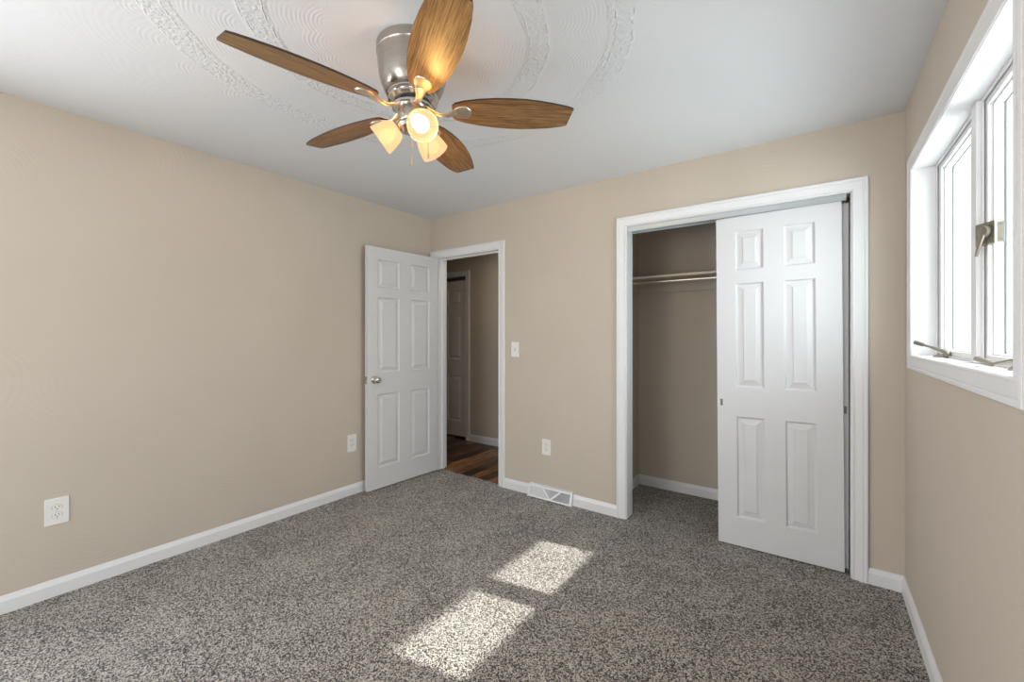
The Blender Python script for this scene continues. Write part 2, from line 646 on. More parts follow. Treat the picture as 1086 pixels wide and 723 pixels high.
# ------------------------------------------------------------------ baseboards
baseboard('baseboard_left', (XL, YF, 0), (XL, YB, 0), (1, 0, 0), miter1=1)
baseboard('baseboard_right', (XR, YF, 0), (XR, YB, 0), (-1, 0, 0), miter1=1)
DCW = 0.066
baseboard('baseboard_back', (DX1 + .007 + DCW - .003, YB, 0), (-1.914, YB, 0), (0, -1, 0))
baseboard('baseboard_back', (-1.520, YB, 0), (CX0 - .006 - .065, YB, 0), (0, -1, 0))
baseboard('baseboard_back', (CX1 + .006 + .065, YB, 0), (XR, YB, 0), (0, -1, 0), miter1=1)
baseboard('baseboard_closet', (CSX, CBY, 0), (XR, CBY, 0), (0, -1, 0), miter0=1)
baseboard('baseboard_closet', (CSX, YB2, 0), (CSX, CBY, 0), (1, 0, 0), miter1=1)
baseboard('baseboard_hall', (HDX1 + .066, HY, -.004), (CSX - .1, HY, -.004), (0, -1, 0), h=.088)
baseboard('baseboard_front', (XL, YF, 0), (XR, YF, 0), (0, 1, 0))


# ------------------------------------------------------------------ casings and jambs
def door_casing(name, x0, x1, ztop, y, w, left_w=None, z0=0.0, s=1.0):
    bm = bmesh.new()
    lw = (left_w or w) / w
    sweep(bm, [(x0, y, z0), (x0, y, ztop), (x1, y, ztop), (x1, y, z0)],
          [(-lw, 0, 0), (-lw, 0, 1), (1, 0, 1), (1, 0, 0)], (0, -1, 0), casing_prof(w, s))
    return struct(mkobj(name, bm, M['trim'], smooth=True, angle=25))


def jamb(name, x0, x1, ztop, y0, y1, stop=None, stop_w=.03, stop_t=.012, z0=0.0, mat=None):
    bm = bmesh.new()
    t = .012
    box(bm, x0 - t, x0, y0, y1, z0, ztop)
    box(bm, x1, x1 + t, y0, y1, z0, ztop)
    box(bm, x0 - t, x1 + t, y0, y1, ztop, ztop + t)
    if stop is not None:
        box(bm, x0, x0 + stop_t, stop, stop + stop_w, z0, ztop - stop_t)
        box(bm, x1 - stop_t, x1, stop, stop + stop_w, z0, ztop - stop_t)
        box(bm, x0, x1, stop, stop + stop_w, ztop - stop_t, ztop)
    return struct(mkobj(name, bm, mat or M['trim'], bevel=.001))


door_casing('trim_1', DX0 - .006, DX1 + .006, DZ + .005, YB, .066, left_w=.095)
jamb('trim_2', DX0, DX1, DZ, YB, YB2, stop=YB + .045, stop_w=.035, stop_t=.012)
door_casing('trim_3', CX0 - .006, CX1 + .006, CZ + .003, YB, .066)
jamb('trim_4', CX0, CX1, CZ, YB, YB2)
door_casing('trim_5', HDX0 - .003, HDX1 + .003, HDZ + .003, HY, .066, z0=-.004)
jamb('trim_6', HDX0, HDX1, HDZ, HY, HY + .1, z0=-.004)
# closet sliding track with its front fascia
bm = bmesh.new()
box(bm, CX0 + .004, CX1 - .018, YB + .014, YB + .017, CZ - .034, CZ - .001)
box(bm, CX0 + .004, CX1 - .018, YB + .010, YB + .017, CZ - .036, CZ - .030)
box(bm, CX0 + .004, CX1 - .018, YB + .017, YB + .098, CZ - .004, CZ - .001)
box(bm, CX0 + .004, CX1 - .018, YB + .054, YB + .057, CZ - .024, CZ - .004)
box(bm, CX0 + .004, CX1 - .018, YB + .095, YB + .098, CZ - .034, CZ - .004)
struct(mkobj('trim_7', bm, M['track'], bevel=.0008), 'satin metal sliding track under the closet head')


# ------------------------------------------------------------------ six panel doors
def panel_leaf(W, H, T, cols, rows):
    """leaf in x 0..W, y 0..T, z 0..H with six raised panels on both faces"""
    bm = bmesh.new()
    xs = sorted([0, W] + [c for p in cols for c in p])
    zs = sorted([0, H] + [c for p in rows for c in p])
    ispan = lambda a, b, lst: any(abs(a - p[0]) < 1e-6 and abs(b - p[1]) < 1e-6 for p in lst)
    for side in (0, 1):
        y = lambda d: d if side == 0 else T - d
        for i in range(len(xs) - 1):
            for j in range(len(zs) - 1):
                x0, x1, z0, z1 = xs[i], xs[i + 1], zs[j], zs[j + 1]
                rect = lambda ins, d: [bm.verts.new((a, y(d), b)) for a, b in
                                       ((x0 + ins, z0 + ins), (x1 - ins, z0 + ins), (x1 - ins, z1 - ins), (x0 + ins, z1 - ins))]
                if ispan(x0, x1, cols) and ispan(z0, z1, rows):
                    steps = [(0, 0), (.003, .0012), (.008, .0115), (.012, .0125), (.016, .0118), (.041, .0048), (.044, .0018)]
                    rings = [rect(a, b) for a, b in steps]
                    for r0, r1 in zip(rings[:-1], rings[1:]):
                        for k in range(4):
                            bm.faces.new((r0[k], r0[(k + 1) % 4], r1[(k + 1) % 4], r1[k]))
                    bm.faces.new(rings[-1])
                else:
                    bm.faces.new(rect(0, 0))
    # edges, split to match the face grid
    for i in range(len(xs) - 1):
        for z in (0, H):
            bm.faces.new([bm.verts.new(p) for p in ((xs[i], 0, z), (xs[i + 1], 0, z), (xs[i + 1], T, z), (xs[i], T, z))])
    for j in range(len(zs) - 1):
        for x in (0, W):
            bm.faces.new([bm.verts.new(p) for p in ((x, 0, zs[j]), (x, 0, zs[j + 1]), (x, T, zs[j + 1]), (x, T, zs[j]))])
    bmesh.ops.remove_doubles(bm, verts=bm.verts[:], dist=1e-5)
    return bm


ROWS = [(.175, .797), (.975, 1.617), (1.697, 1.937)]
KW = dict(bevel=0)

# entry door, swung back towards the left wall
HX, HYY = -2.975, 2.884
FX, FY = -3.011, 2.128
W1 = math.hypot(HX - FX, HYY - FY)
a1 = math.atan2(FY - HYY, FX - HX)
T1 = .035
bm = panel_leaf(W1, 2.035, T1, [(.098, .322), (.436, .660)], ROWS)
d1 = mkobj('door_1', bm, M['door'])
struct(d1, 'white six-panel entry door standing open against the left wall')
# local +y points to the room side (+x world): put visible face at local y = T1
d1.rotation_euler = (0, 0, a1)
off = Matrix.Rotation(a1, 3, 'Z') @ Vector((0, -T1, 0))
d1.location = (HX + off.x, HYY + off.y, .010)


def knob(parent, x, z, y0, sgn):
    bm = bmesh.new()
    lathe(bm, [(0, 0), (.033, 0), (.033, .003), (.030, .007), (.019, .010), (.0125, .013), (.0115, .024), (.014, .030),
               (.0225, .036), (.0270, .044), (.0275, .051), (.0245, .058), (.017, .0625), (.008, .064), (0, .064)],
          (x, y0, z), (0, sgn, 0), 40)
    return mkobj('door_knob', bm, M['chrome'], parent, smooth=True)


kx = W1 - .066
knob(d1, kx, .921, T1 + .0005, 1)
knob(d1, kx, .921, -.0005, -1)['label'] = 'nickel knob on the side facing the left wall'
bm = bmesh.new(); box(bm, W1, W1 + .0015, .004, T1 - .004, .89, .952); box(bm, W1, W1 + .009, .011, T1 - .011, .911, .931)
mkobj('latch_plate', bm, M['chrome'], d1, bevel=.0005)
for hz in (.22, 1.02, 1.80):
    bm = bmesh.new()
    cyl(bm, (-.006, .004, hz - .045), (-.006, .004, hz + .045), .0055, n=14)
    box(bm, -.0016, .0, .003, T1 - .002, hz - .044, hz + .044)
    cyl(bm, (-.006, .004, hz + .045), (-.006, .004, hz + .051), .0065, .003, n=14)
    mkobj('hinge', bm, M['chrome'], d1, smooth=True)

# closet sliders
CW = .628
cols = [(.106, .258), (.359, .511)]
bm = panel_leaf(CW, 2.028, .030, cols, ROWS)
d2 = mkobj('door_2', bm, M['door']); struct(d2, 'white six-panel sliding closet door in front')
d2.location = (-.5120, YB + .026, .006)
d2.rotation_euler = (0, -.0068, 0)     # hangs slightly out of plumb
bm = panel_leaf(CW, 2.020, .030, cols, ROWS)
d3 = mkobj('door_3', bm, M['door']); struct(d3, 'white sliding closet door behind the front one')
d3.location = (CX1 - .006 - CW, YB + .0585, .010)


def finger_pull(parent, x, z, y):
    bm = bmesh.new()
    X0, X1, Z0, Z1 = x - .0055, x + .0055, z - .019, z + .019
    # cup: rim + recessed back
    box(bm, X0 - .002, X0, y - .0015, y + .001, Z0 - .002, Z1 + .002)
    box(bm, X1, X1 + .002, y - .0015, y + .001, Z0 - .002, Z1 + .002)
    box(bm, X0, X1, y - .0015, y + .001, Z0 - .002, Z0)
    box(bm, X0, X1, y - .0015, y + .001, Z1, Z1 + .002)
    box(bm, X0, X1, y - .0004, y + .001, Z0, Z1, 1)
    return mkobj('finger_pull', bm, [M['chrome'], M['gasket']], parent, bevel=.0004)


finger_pull(d2, .024, .877, 0.0)
bmw = bmesh.new(); lathe(bmw, [(0, 0), (.003, 0), (.0035, .002), (0, .003)], (.011, 0, .871), (0, -1, 0), 12)
mkobj('screw', bmw, M['chrome'], d2, smooth=True)
finger_pull(d3, CW - .014, .882, 0.0)
# floor guide
bm = bmesh.new(); box(bm, CX1 - .034, CX1 - .004, YB + .02, YB + .10, 0, .006); box(bm, CX1 - .030, CX1 - .008, YB + .057, YB + .061, .006, .022)
tag(mkobj('door_guide', bm, M['gasket'], bevel=.0006), 'small dark floor guide under the sliding doors at the right closet jamb', 'door guide')

# hall closet door
bm = panel_leaf(HDX1 - HDX0 - .012, 1.975, .032, [(.100, .335), (.440, .680)], [(.190, .770), (.98, 1.535), (1.665, 1.86)])
d4 = mkobj('door_4', bm, M['halldoor']); struct(d4, 'white six-panel door across the hall')
d4.location = (HDX0 + .006, HY + .028, .022)


# ------------------------------------------------------------------ window on the right wall
win = empty('window_1', (XR, (WY0 + WY1) / 2, WZ0))
struct(win, 'white two-sash casement window in the right wall')


def wpart(name, bm, mat, label=None, **kw):
    o = mkobj(name, bm, mat, None, **kw)
    # keep world placement while parenting
    o.parent = win
    o.matrix_parent_inverse = Matrix.Translation(win.location).inverted()
    if label: o['label'] = label
    return o


bm = bmesh.new()
i = .002
sweep(bm, [(XR, WY0 - i, WZ0 - i), (XR, WY1 + i, WZ0 - i), (XR, WY1 + i, WZ1 + i), (XR, WY0 - i, WZ1 + i)],
      [(0, -1, -1), (0, 1, -1), (0, 1, 1), (0, -1, 1)], (-1, 0, 0), casing_prof(.063, .52), closed=True)
wpart('window_casing', bm, M['trim'], smooth=True, angle=25)


def ring(bm, x0, x1, y0, y1, z0, z1, wl, wr, wb, wt, mi=0):
    """frame between y0..y1, z0..z1; wl at the y0 side, wr at the y1 side"""
    box(bm, x0, x1, y0, y0 + wl, z0, z1, mi)
    box(bm, x0, x1, y1 - wr, y1, z0, z1, mi)
    box(bm, x0, x1, y0 + wl, y1 - wr, z0, z0 + wb, mi)
    box(bm, x0, x1, y0 + wl, y1 - wr, z1 - wt, z1, mi)


bm = bmesh.new()
ring(bm, XR, XRO, WY0 - .014, WY1 + .014, WZ0 - .014, WZ1 + .014, .014, .014, .014, .014)
wpart('window_frame', bm, M['trim'])
bm = bmesh.new()
MY0, MY1 = 2.044, 2.101
box(bm, .424, XRO, MY0, MY1, WZ0, WZ1)
wpart('mullion', bm, M['trim'], bevel=.002)
for (y0, y1) in ((MY1, WY1), (WY0, MY0)):
    far = y0 == MY1
    wl, wr = (.034, .060) if far else (.060, .036)
    bm = bmesh.new()
    ring(bm, .4355, .4410, y0, y1, WZ0, WZ1, .010, .012, .008, .010)
    ring(bm, .4440, .4560, y0, y1, WZ0, WZ1, wl - .005, wr - .006, .029, .030)
    ring(bm, .4560, .4800, y0, y1, WZ0, WZ1, wl, wr, .034, .035)
    ring(bm, .4830, XRO, y0, y1, WZ0, WZ1, wl, wr, .034, .035)
    sash = wpart('sash', bm, M['trim'], bevel=.0012)
    bm = bmesh.new()
    ring(bm, .4800, .4830, y0, y1, WZ0, WZ1, wl + .0015, wr + .0025, .0350, .0365)
    wpart('gasket', bm, M['gasket'])
    bm = bmesh.new()
    box(bm, .4808, .4822, y0 + wl + .001, y1 - wr - .001, WZ0 + .035, WZ1 - .036)
    wpart('window_pane', bm, M['glass'])


# crank operators on the sill
def crank(name, base, elbow, tip, folded):
    b = Vector(base)
    bm = bmesh.new()
    if not folded:
        # cast base on the sill
        lathe(bm, [(0, 0), (.020, 0), (.021, .006), (.016, .012), (.011, .016), (0, .018)], b, (0, 0, 1), 24, sx=1.0, sy=1.9)
        tube(bm, [b + Vector((.0, -.035, .010)), b + Vector((0, -.012, .020)), b + Vector((-.004, .012, .024)), Vector(elbow)],
             [.007, .012, .010, .0065], 12)
    else:
        lathe(bm, [(0, 0), (.018, 0), (.018, .006), (.012, .012), (.010, .034), (0, .036)], b, (0, 0, 1), 24, sx=1.0, sy=1.6)
        tube(bm, [b + Vector((0, 0, .032)), Vector(elbow) + Vector((.004, -.01, .004)), Vector(elbow)], [.0055, .005, .006], 12)
    o = wpart('crank_handle', bm, M['tan_metal'], smooth=True)
    e, t = Vector(elbow), Vector(tip)
    bm = bmesh.new()
    if folded:
        tube(bm, [e, e.lerp(t, .12), e.lerp(t, .55), t], [.0060, .0075, .0095, .0110], 16)
    else:
        tube(bm, [e, e.lerp(t, .25), e.lerp(t, .5), e.lerp(t, .56), t], [.0045, .0050, .0050, .0085, .0100], 16)
    k = mkobj('crank_knob', bm, M['tan_metal'], None, smooth=True)
    k.parent = o
    k.matrix_parent_inverse = Matrix.Identity(4)
    return o


crank('far', (.432, 2.500, WZ0), (.400, 2.550, WZ0 + .040), (.358, 2.635, WZ0 + .061), False)
crank('near', (.438, 1.690, WZ0), (.402, 1.772, WZ0 + .010), (.398, 1.895, WZ0 + .019), True)

# latch on the mullion side of the near sash
bm = bmesh.new()
zc = 1.632
q = [(.4225, 2.046), (.4215, 2.034), (.4500, 1.972), (.4560, 1.980), (.4560, 2.046)]
a = [bm.verts.new((x, y, zc - .037)) for x, y in q]
b = [bm.verts.new((x, y, zc + .034)) for x, y in q]
n_ = len(q)
for k in range(n_):
    bm.faces.new((a[k], a[(k + 1) % n_], b[(k + 1) % n_], b[k]))
bm.faces.new(a[::-1]); bm.faces.new(b)
latch = wpart('latch', bm, M['tan_metal'], bevel=.0012)
bm = bmesh.new()
box(bm, .449, .479, 2.0045, 2.0085, zc - .030, zc + .034)
for sz in (-.022, .026):
    cyl(bm, (.472, 2.0045, zc + sz), (.472, 2.0030, zc + sz), .0035, n=12, mi=1)
wpart('keeper_plate', bm, [M['tan_metal'], M['gasket']], bevel=.0006)
# lever: round boss and hanging tail on the slanted latch face
fn = Vector((-.062, -.0285, 0)).normalized()
ft = Vector((.0285, -.062, 0)).normalized()
cpt = Vector((.4365, 2.0000, zc + .004)) + fn * .001
bm = bmesh.new()
lathe(bm, [(0, .0009), (.0235, .0009), (.0235, .0012), (0, .0012)], cpt, fn, 28, mi=1)
lathe(bm, [(0, .0013), (.0205, .0013), (.0210, .004), (.018, .009), (.008, .011), (0, .0112)], cpt, fn, 28)
tube(bm, [cpt + fn * .007 + Vector((0, 0, -.006)), cpt + fn * .009 + ft * -.006 + Vector((0, 0, -.030)),
          cpt + fn * .010 + ft * -.014 + Vector((0, 0, -.056)), cpt + fn * .010 + ft * -.020 + Vector((0, 0, -.076))],
     [(.012, .004), (.010, .004), (.007, .0035), (.005, .003)], 12, side=ft)
lv = mkobj('latch_lever', bm, [M['tan_metal'], M['gasket']], None, smooth=True)
lv.parent = latch
lv.matrix_parent_inverse = Matrix.Identity(4)

# unseen window added behind the camera to frame the rear fill light
win2 = empty('added_window_2', ((RX0 + RX1) / 2, YF, RZ0)); struct(win2)
bm = bmesh.new()
sweep(bm, [(RX0, YF, RZ0), (RX1, YF, RZ0), (RX1, YF, RZ1), (RX0, YF, RZ1)],
      [(-1, 0, -1), (1, 0, -1), (1, 0, 1), (-1, 0, 1)], (0, 1, 0), casing_prof(.063, 1), closed=True)
o = mkobj('window_casing', bm, M['trim'], smooth=True, angle=25)
o.parent = win2; o.matrix_parent_inverse = Matrix.Translation(win2.location).inverted()


win3 = empty('added_window_3', (XL, (LY0 + LY1) / 2, LZ0)); struct(win3)  # invented left-wall window, added out of view for the left fill light
bm = bmesh.new()
sweep(bm, [(XL, LY0, LZ0), (XL, LY1, LZ0), (XL, LY1, LZ1), (XL, LY0, LZ1)],
      [(0, -1, -1), (0, 1, -1), (0, 1, 1), (0, -1, 1)], (1, 0, 0), casing_prof(.063, 1), closed=True)
o = mkobj('window_casing', bm, M['trim'], smooth=True, angle=25)
o.parent = win3; o.matrix_parent_inverse = Matrix.Translation(win3.location).inverted()


win4 = empty('added_window_4', (XR, (LY0 + LY1) / 2, LZ0)); struct(win4)  # invented right-wall window behind the camera, added for fill light
bm = bmesh.new()
sweep(bm, [(XR, LY0, LZ0), (XR, LY1, LZ0), (XR, LY1, LZ1), (XR, LY0, LZ1)],
      [(0, -1, -1), (0, 1, -1), (0, 1, 1), (0, -1, 1)], (-1, 0, 0), casing_prof(.063, 1), closed=True)
o = mkobj('window_casing', bm, M['trim'], smooth=True, angle=25)
o.parent = win4; o.matrix_parent_inverse = Matrix.Translation(win4.location).inverted()


# ------------------------------------------------------------------ outlets, switch
def plate_bm(w, h, t=.006):
    bm = bmesh.new()
    box(bm, -w / 2, w / 2, -t, 0, -h / 2, h / 2)
    return bm


def outlet(loc, rz, w, h, label, big=True):
    r = empty('wall_outlet', loc, rz)
    tag(r, label, 'outlet', 'wall outlets')
    mkobj('cover_plate', plate_bm(w, h), M['plastic'], r, bevel=.0025)
    for sz in (-.0195, .0195):
        bm = bmesh.new()
        # receptacle face: circle flattened top and bottom
        pts = []
        for k in range(32):
            a = 2 * PI * k / 32
            pts.append((.0172 * math.cos(a), max(-.0145, min(.0145, .0172 * math.sin(a)))))
        f0 = [bm.verts.new((x, -.006, sz + z)) for x, z in pts]
        f1 = [bm.verts.new((x, -.0083, sz + z)) for x, z in pts]
        f2 = [bm.verts.new((x * 1.06, -.0064, sz + z * 1.06)) for x, z in pts]
        for k in range(32):
            j = (k + 1) % 32
            bm.faces.new((f0[k], f0[j], f1[j], f1[k]))
        bm.faces.new(f1)
        bm.faces.new(f0[::-1])
        for v in f2: bm.verts.remove(v)
        box(bm, -.0078, -.0052, -.0088, -.0082, sz + .000, sz + .0085, 1)
        box(bm, .0052, .0078, -.0088, -.0082, sz + .001, sz + .0080, 1)
        cyl(bm, (0, -.0082, sz - .0065), (0, -.0088, sz - .0065), .0026, n=12, mi=1)
        mkobj('receptacle', bm, [M['plastic'], M['slot']], r)
        # dark seam around the receptacle
        bm = bmesh.new()
        lathe(bm, [(.0174, .0), (.0192, .0), (.0192, .0006), (.0174, .0006)], (0, -.006, sz), (0, -1, 0), 32, closed=True, sy=.86)
        mkobj('receptacle_seam', bm, M['ventdark'], r)
    bm = bmesh.new(); lathe(bm, [(0, 0), (.0032, 0), (.0026, .0012), (0, .0014)], (0, -.006, 0), (0, -1, 0), 14)
    mkobj('screw', bm, M['plastic'], r, smooth=True)
    return r


outlet((XL, .382, .421), PI / 2, .086, .132, 'white outlet on the left wall near the front, far from the door')
outlet((XL, 2.041, .422), PI / 2, .082, .138, 'white outlet on the left wall beside the open white door')
outlet((-1.763, YB, .409), 0, .082, .124, 'white outlet on the back wall above the baseboard register')

sw = empty('light_switch', (-2.070, YB, 1.184), 0)
tag(sw, 'white toggle light switch on the back wall right of the doorway', 'light switch')
mkobj('cover_plate', plate_bm(.078, .126), M['plastic'], sw, bevel=.0025)
bm = bmesh.new()
box(bm, -.006, .006, -.0068, -.0058, -.013, .013, 1)
v = box(bm, -.0045, .0045, -.020, -.006, -.006, .004)
for p in v:
    if p.co.y < -.01: p.co.z += .009
mkobj('toggle', bm, [M['plastic'], M['ventdark']], sw, bevel=.0008)
for sz in (-.03, .03):
    bm = bmesh.new(); lathe(bm, [(0, 0), (.003, 0), (.0026, .001), (0, .0012)], (0, -.006, sz), (0, -1, 0), 14)
    mkobj('screw', bm, M['plastic'], sw, smooth=True)

# ------------------------------------------------------------------ baseboard register
reg = empty('floor_register', (-1.717, YB, 0), 0)
tag(reg, 'white metal baseboard register with V pattern on the back wall', 'register')
RW, RH, RB, RT = .392, .100, .052, .016   # width, height, bottom depth, top depth
FACE = lambda u, w, d=0: Vector((u, -(RB + (RT - RB) * w) - d * .93, .006 + (RH - .014) * w - 0 + d * .36))


def slab(bm, poly, d0, d1, mi=0):
    a = [bm.verts.new(FACE(u, w, d0)) for u, w in poly]
    b = [bm.verts.new(FACE(u, w, d1)) for u, w in poly]
    n = len(poly)
    for k in range(n):
        bm.faces.new((a[k], a[(k + 1) % n], b[(k + 1) % n], b[k])).material_index = mi
    bm.faces.new(a[::-1]).material_index = mi
    bm.faces.new(b).material_index = mi


bm = bmesh.new()
hw = RW / 2
# end cheeks, top lip, front frame
for s in (-1, 1):
    x0, x1 = sorted((s * hw, s * (hw - .004)))
    q = [(0, 0), (-RB, 0), (-RB, .008), (-RT, RH - .006), (-RT, RH), (0, RH)]
    a = [bm.verts.new((x0, y, z)) for y, z in q]; b = [bm.verts.new((x1, y, z)) for y, z in q]
    for k in range(6):
        bm.faces.new((a[k], a[(k + 1) % 6], b[(k + 1) % 6], b[k]))
    bm.faces.new(a[::-1]); bm.faces.new(b)
box(bm, -hw, hw, -RT - .001, 0, RH - .004, RH)
slab(bm, [(-hw, 0), (hw, 0), (hw, .13), (-hw, .13)], 0, .003)
slab(bm, [(-hw, .87), (hw, .87), (hw, 1.02), (-hw, 1.02)], 0, .003)
slab(bm, [(-hw, .13), (-hw + .014, .13), (-hw + .014, .87), (-hw, .87)], 0, .003)
slab(bm, [(hw - .014, .13), (hw, .13), (hw, .87), (hw - .014, .87)], 0, .003)
VB = .012
slab(bm, [(VB - .007, .13), (VB + .006, .13), (-.062, .87), (-.075, .87)], 0, .003)
slab(bm, [(VB - .002, .13), (VB + .014, .13), (.102, .87), (.084, .87)], 0, .003)
mkobj('register_frame', bm, M['ventmetal'], reg, bevel=.0008)
bm = bmesh.new()
slab(bm, [(-hw + .004, .02), (hw - .004, .02), (hw - .004, .98), (-hw + .004, .98)], -.012, -.010)
mkobj('damper', bm, M['ventdark'], reg)


def fins(name, ulo, uhi, lean, n, mat, label=None):
    bm = bmesh.new()
    for k in range(n):
        u0 = -hw + .014 + (RW - .028) * (k + .5) / n
        for seg in range(10):
            w0, w1 = .13 + .074 * seg, .13 + .074 * (seg + 1)
            wm = (w0 + w1) / 2
            if ulo(wm) < u0 < uhi(wm):
                P = [FACE(u0 - .0009, w0, .001), FACE(u0 + .0009, w0, .001), FACE(u0 + .0009, w1, .001), FACE(u0 - .0009, w1, .001)]
                Q = [p + Vector((lean, .009, 0)) for p in P]
                a = [bm.verts.new(p) for p in P]; b = [bm.verts.new(p) for p in Q]
                for i2 in range(4):
                    bm.faces.new((a[i2], a[(i2 + 1) % 4], b[(i2 + 1) % 4], b[i2]))
                bm.faces.new(a); bm.faces.new(b[::-1])
    o = mkobj(name, bm, mat, reg)
    if label: o['label'] = label


def lerp(a, b, t): return a + (b - a) * t
eL = lambda w: lerp(VB - .007, -.075, (w - .13) / .74)
eR = lambda w: lerp(VB + .014, .102, (w - .13) / .74)
fins('louvre', lambda w: -9, eL, .0045, 66, M['ventmetal'], 'left louvre field')
fins('louvre', eL, eR, .0, 66, M['ventmetal'], 'middle triangular louvre field')
fins('louvre', eR, lambda w: 9, -.0045, 66, M['ventmetal'], 'right louvre field')
bm = bmesh.new()
p = FACE(.005, .62, .002)
cyl(bm, p, p + Vector((0, -.014, .006)), .004, .003, 12)
cyl(bm, p + Vector((0, -.012, .004)), p + Vector((.0, -.016, .018)), .0035, .0035, 12)
mkobj('damper_lever', bm, M['ventmetal'], reg, smooth=True)

# ------------------------------------------------------------------ closet shelf and rod
SZ = 1.755
sh = empty('closet_shelf', (-.465, CBY, SZ)); tag(sh, 'beige painted shelf across the top of the open closet', 'shelf')
inv = Matrix.Translation(sh.location).inverted()


def spart(name, bm, mat, **k):
    o = mkobj(name, bm, mat, None, **k); o.parent = sh; o.matrix_parent_inverse = inv; return o


bm = bmesh.new(); box(bm, CSX + .001, XR - .001, 3.352, CBY - .001, SZ, SZ + .019); spart('shelf_board', bm, M['shelf'], bevel=.002)
bm = bmesh.new(); box(bm, CSX + .001, XR - .001, CBY - .019, CBY - .001, SZ - .09, SZ - .0002); spart('cleat', bm, M['wall'], bevel=.0015)
bm = bmesh.new(); box(bm, CSX + .001, CSX + .019, 3.30, CBY - .020, SZ - .09, SZ - .0002); spart('cleat', bm, M['wall'], bevel=.0015)
bm = bmesh.new(); cyl(bm, (CSX + .020, 3.372, SZ - .031), (XR - .002, 3.372, SZ - .031), .0120, n=24)
rod = mkobj('closet_rod', bm, M['rod'], smooth=True)
tag(rod, 'round metal hanging rod directly under the beige closet shelf', 'closet rod')

# ------------------------------------------------------------------ ceiling fan
FXc, FYc = -1.306, 1.133
fan = empty('ceiling_fan', (FXc, FYc, CH))
tag(fan, 'brushed nickel ceiling fan with five walnut blades and three lit shades', 'ceiling fan')
ZB = 2.20 - CH      # blade plane, local
bm = bmesh.new()
lathe(bm, [(0, 0), (.137, 0), (.140, -.004), (.140, -.036), (.1375, -.040), (.1365, -.046), (.1345, -.080), (.130, -.115), (.123, -.145), (.113, -.170),
           (.104, -.182), (.097, -.186), (0, -.186)], n=72)
mkobj('motor_housing', bm, M['nickel'], fan, smooth=True, angle=30)
bm = bmesh.new()
lathe(bm, [(0, -.185), (.093, -.185), (.100, -.189), (.101, -.195), (.092, -.199), (.090, -.202), (.096, -.206), (.096, -.212), (.087, -.216), (.082, -.219), (0, -.219)], n=72)
mkobj('trim_ring', bm, M['chrome'], fan, smooth=True, angle=50)
bm = bmesh.new(); lathe(bm, [(0, -.218), (.072, -.218), (.072, -.232), (0, -.232)], n=48)
mkobj('motor_gap', bm, M['dark'], fan, smooth=True)
bm = bmesh.new()
lathe(bm, [(0, -.230), (.074, -.230), (.080, -.234), (.080, -.242), (.074, -.246), (.056, -.247), (0, -.247)], n=60)
mkobj('flywheel', bm, M['chrome'], fan, smooth=True, angle=30)
bm = bmesh.new()
lathe(bm, [(0, -.246), (.056, -.246), (.058, -.250), (.058, -.292), (.055, -.298), (.060, -.303), (.062, -.312), (.055, -.322), (.036, -.330), (.012, -.334), (.010, -.342), (0, -.344)], n=60)
mkobj('light_kit', bm, M['nickel'], fan, smooth=True, angle=30)

# blades
R0, R1 = .155, .634
PITCH = math.radians(-13)


def blade_halfwidth(r):
    pts = [(.155, .030), (.165, .043), (.20, .056), (.26, .069), (.32, .077), (.38, .0805), (.44, .0800), (.50, .075), (.56, .066), (.61, .055), (.634, .046)]
    for (a, wa), (b, wb) in zip(pts[:-1], pts[1:]):
        if r <= b:
            t = (r - a) / (b - a)
            return wa + (wb - wa) * t
    return pts[-1][1]


def blade_mesh():
    bm = bmesh.new()
    N = 40
    top, bot = [], []
    tilt = Matrix.Rotation(PITCH, 3, 'X')
    th = .0038
    rows_b, rows_t = [], []
    K = 8
    for i in range(N + 1):
        r = R0 + (R1 - R0) * i / N
        w = blade_halfwidth(r)
        rb, rt = [], []
        for k in range(K + 1):
            y = -w + 2 * w * k / K
            # slanted tip: one corner reaches further than the other
            rr = r
            if r > .56:
                rr = r + (y / w) * (-.006) * ((r - .56) / .08)
            rb.append(bm.verts.new(tilt @ Vector((rr, y, -th)) + Vector((0, 0, ZB))))
            rt.append(bm.verts.new(tilt @ Vector((rr, y, th)) + Vector((0, 0, ZB))))
        rows_b.append(rb); rows_t.append(rt)
    for i in range(N):
        for k in range(K):
            bm.faces.new((rows_b[i][k], rows_b[i + 1][k], rows_b[i + 1][k + 1], rows_b[i][k + 1]))
            bm.faces.new((rows_t[i][k], rows_t[i][k + 1], rows_t[i + 1][k + 1], rows_t[i + 1][k]))
        for k in (0, K):
            f = bm.faces.new((rows_b[i][k], rows_b[i + 1][k], rows_t[i + 1][k], rows_t[i][k])); f.material_index = 1
    for i in (0, N):
        for k in range(K):
            f = bm.faces.new((rows_b[i][k], rows_b[i][k + 1], rows_t[i][k + 1], rows_t[i][k])); f.material_index = 1
    bmesh.ops.recalc_face_normals(bm, faces=bm.faces[:])
    me = bpy.data.meshes.new('blade')
    bm.to_mesh(me); bm.free()
    me.materials.append(M['blade']); me.materials.append(M['bladeedge'])
    return me


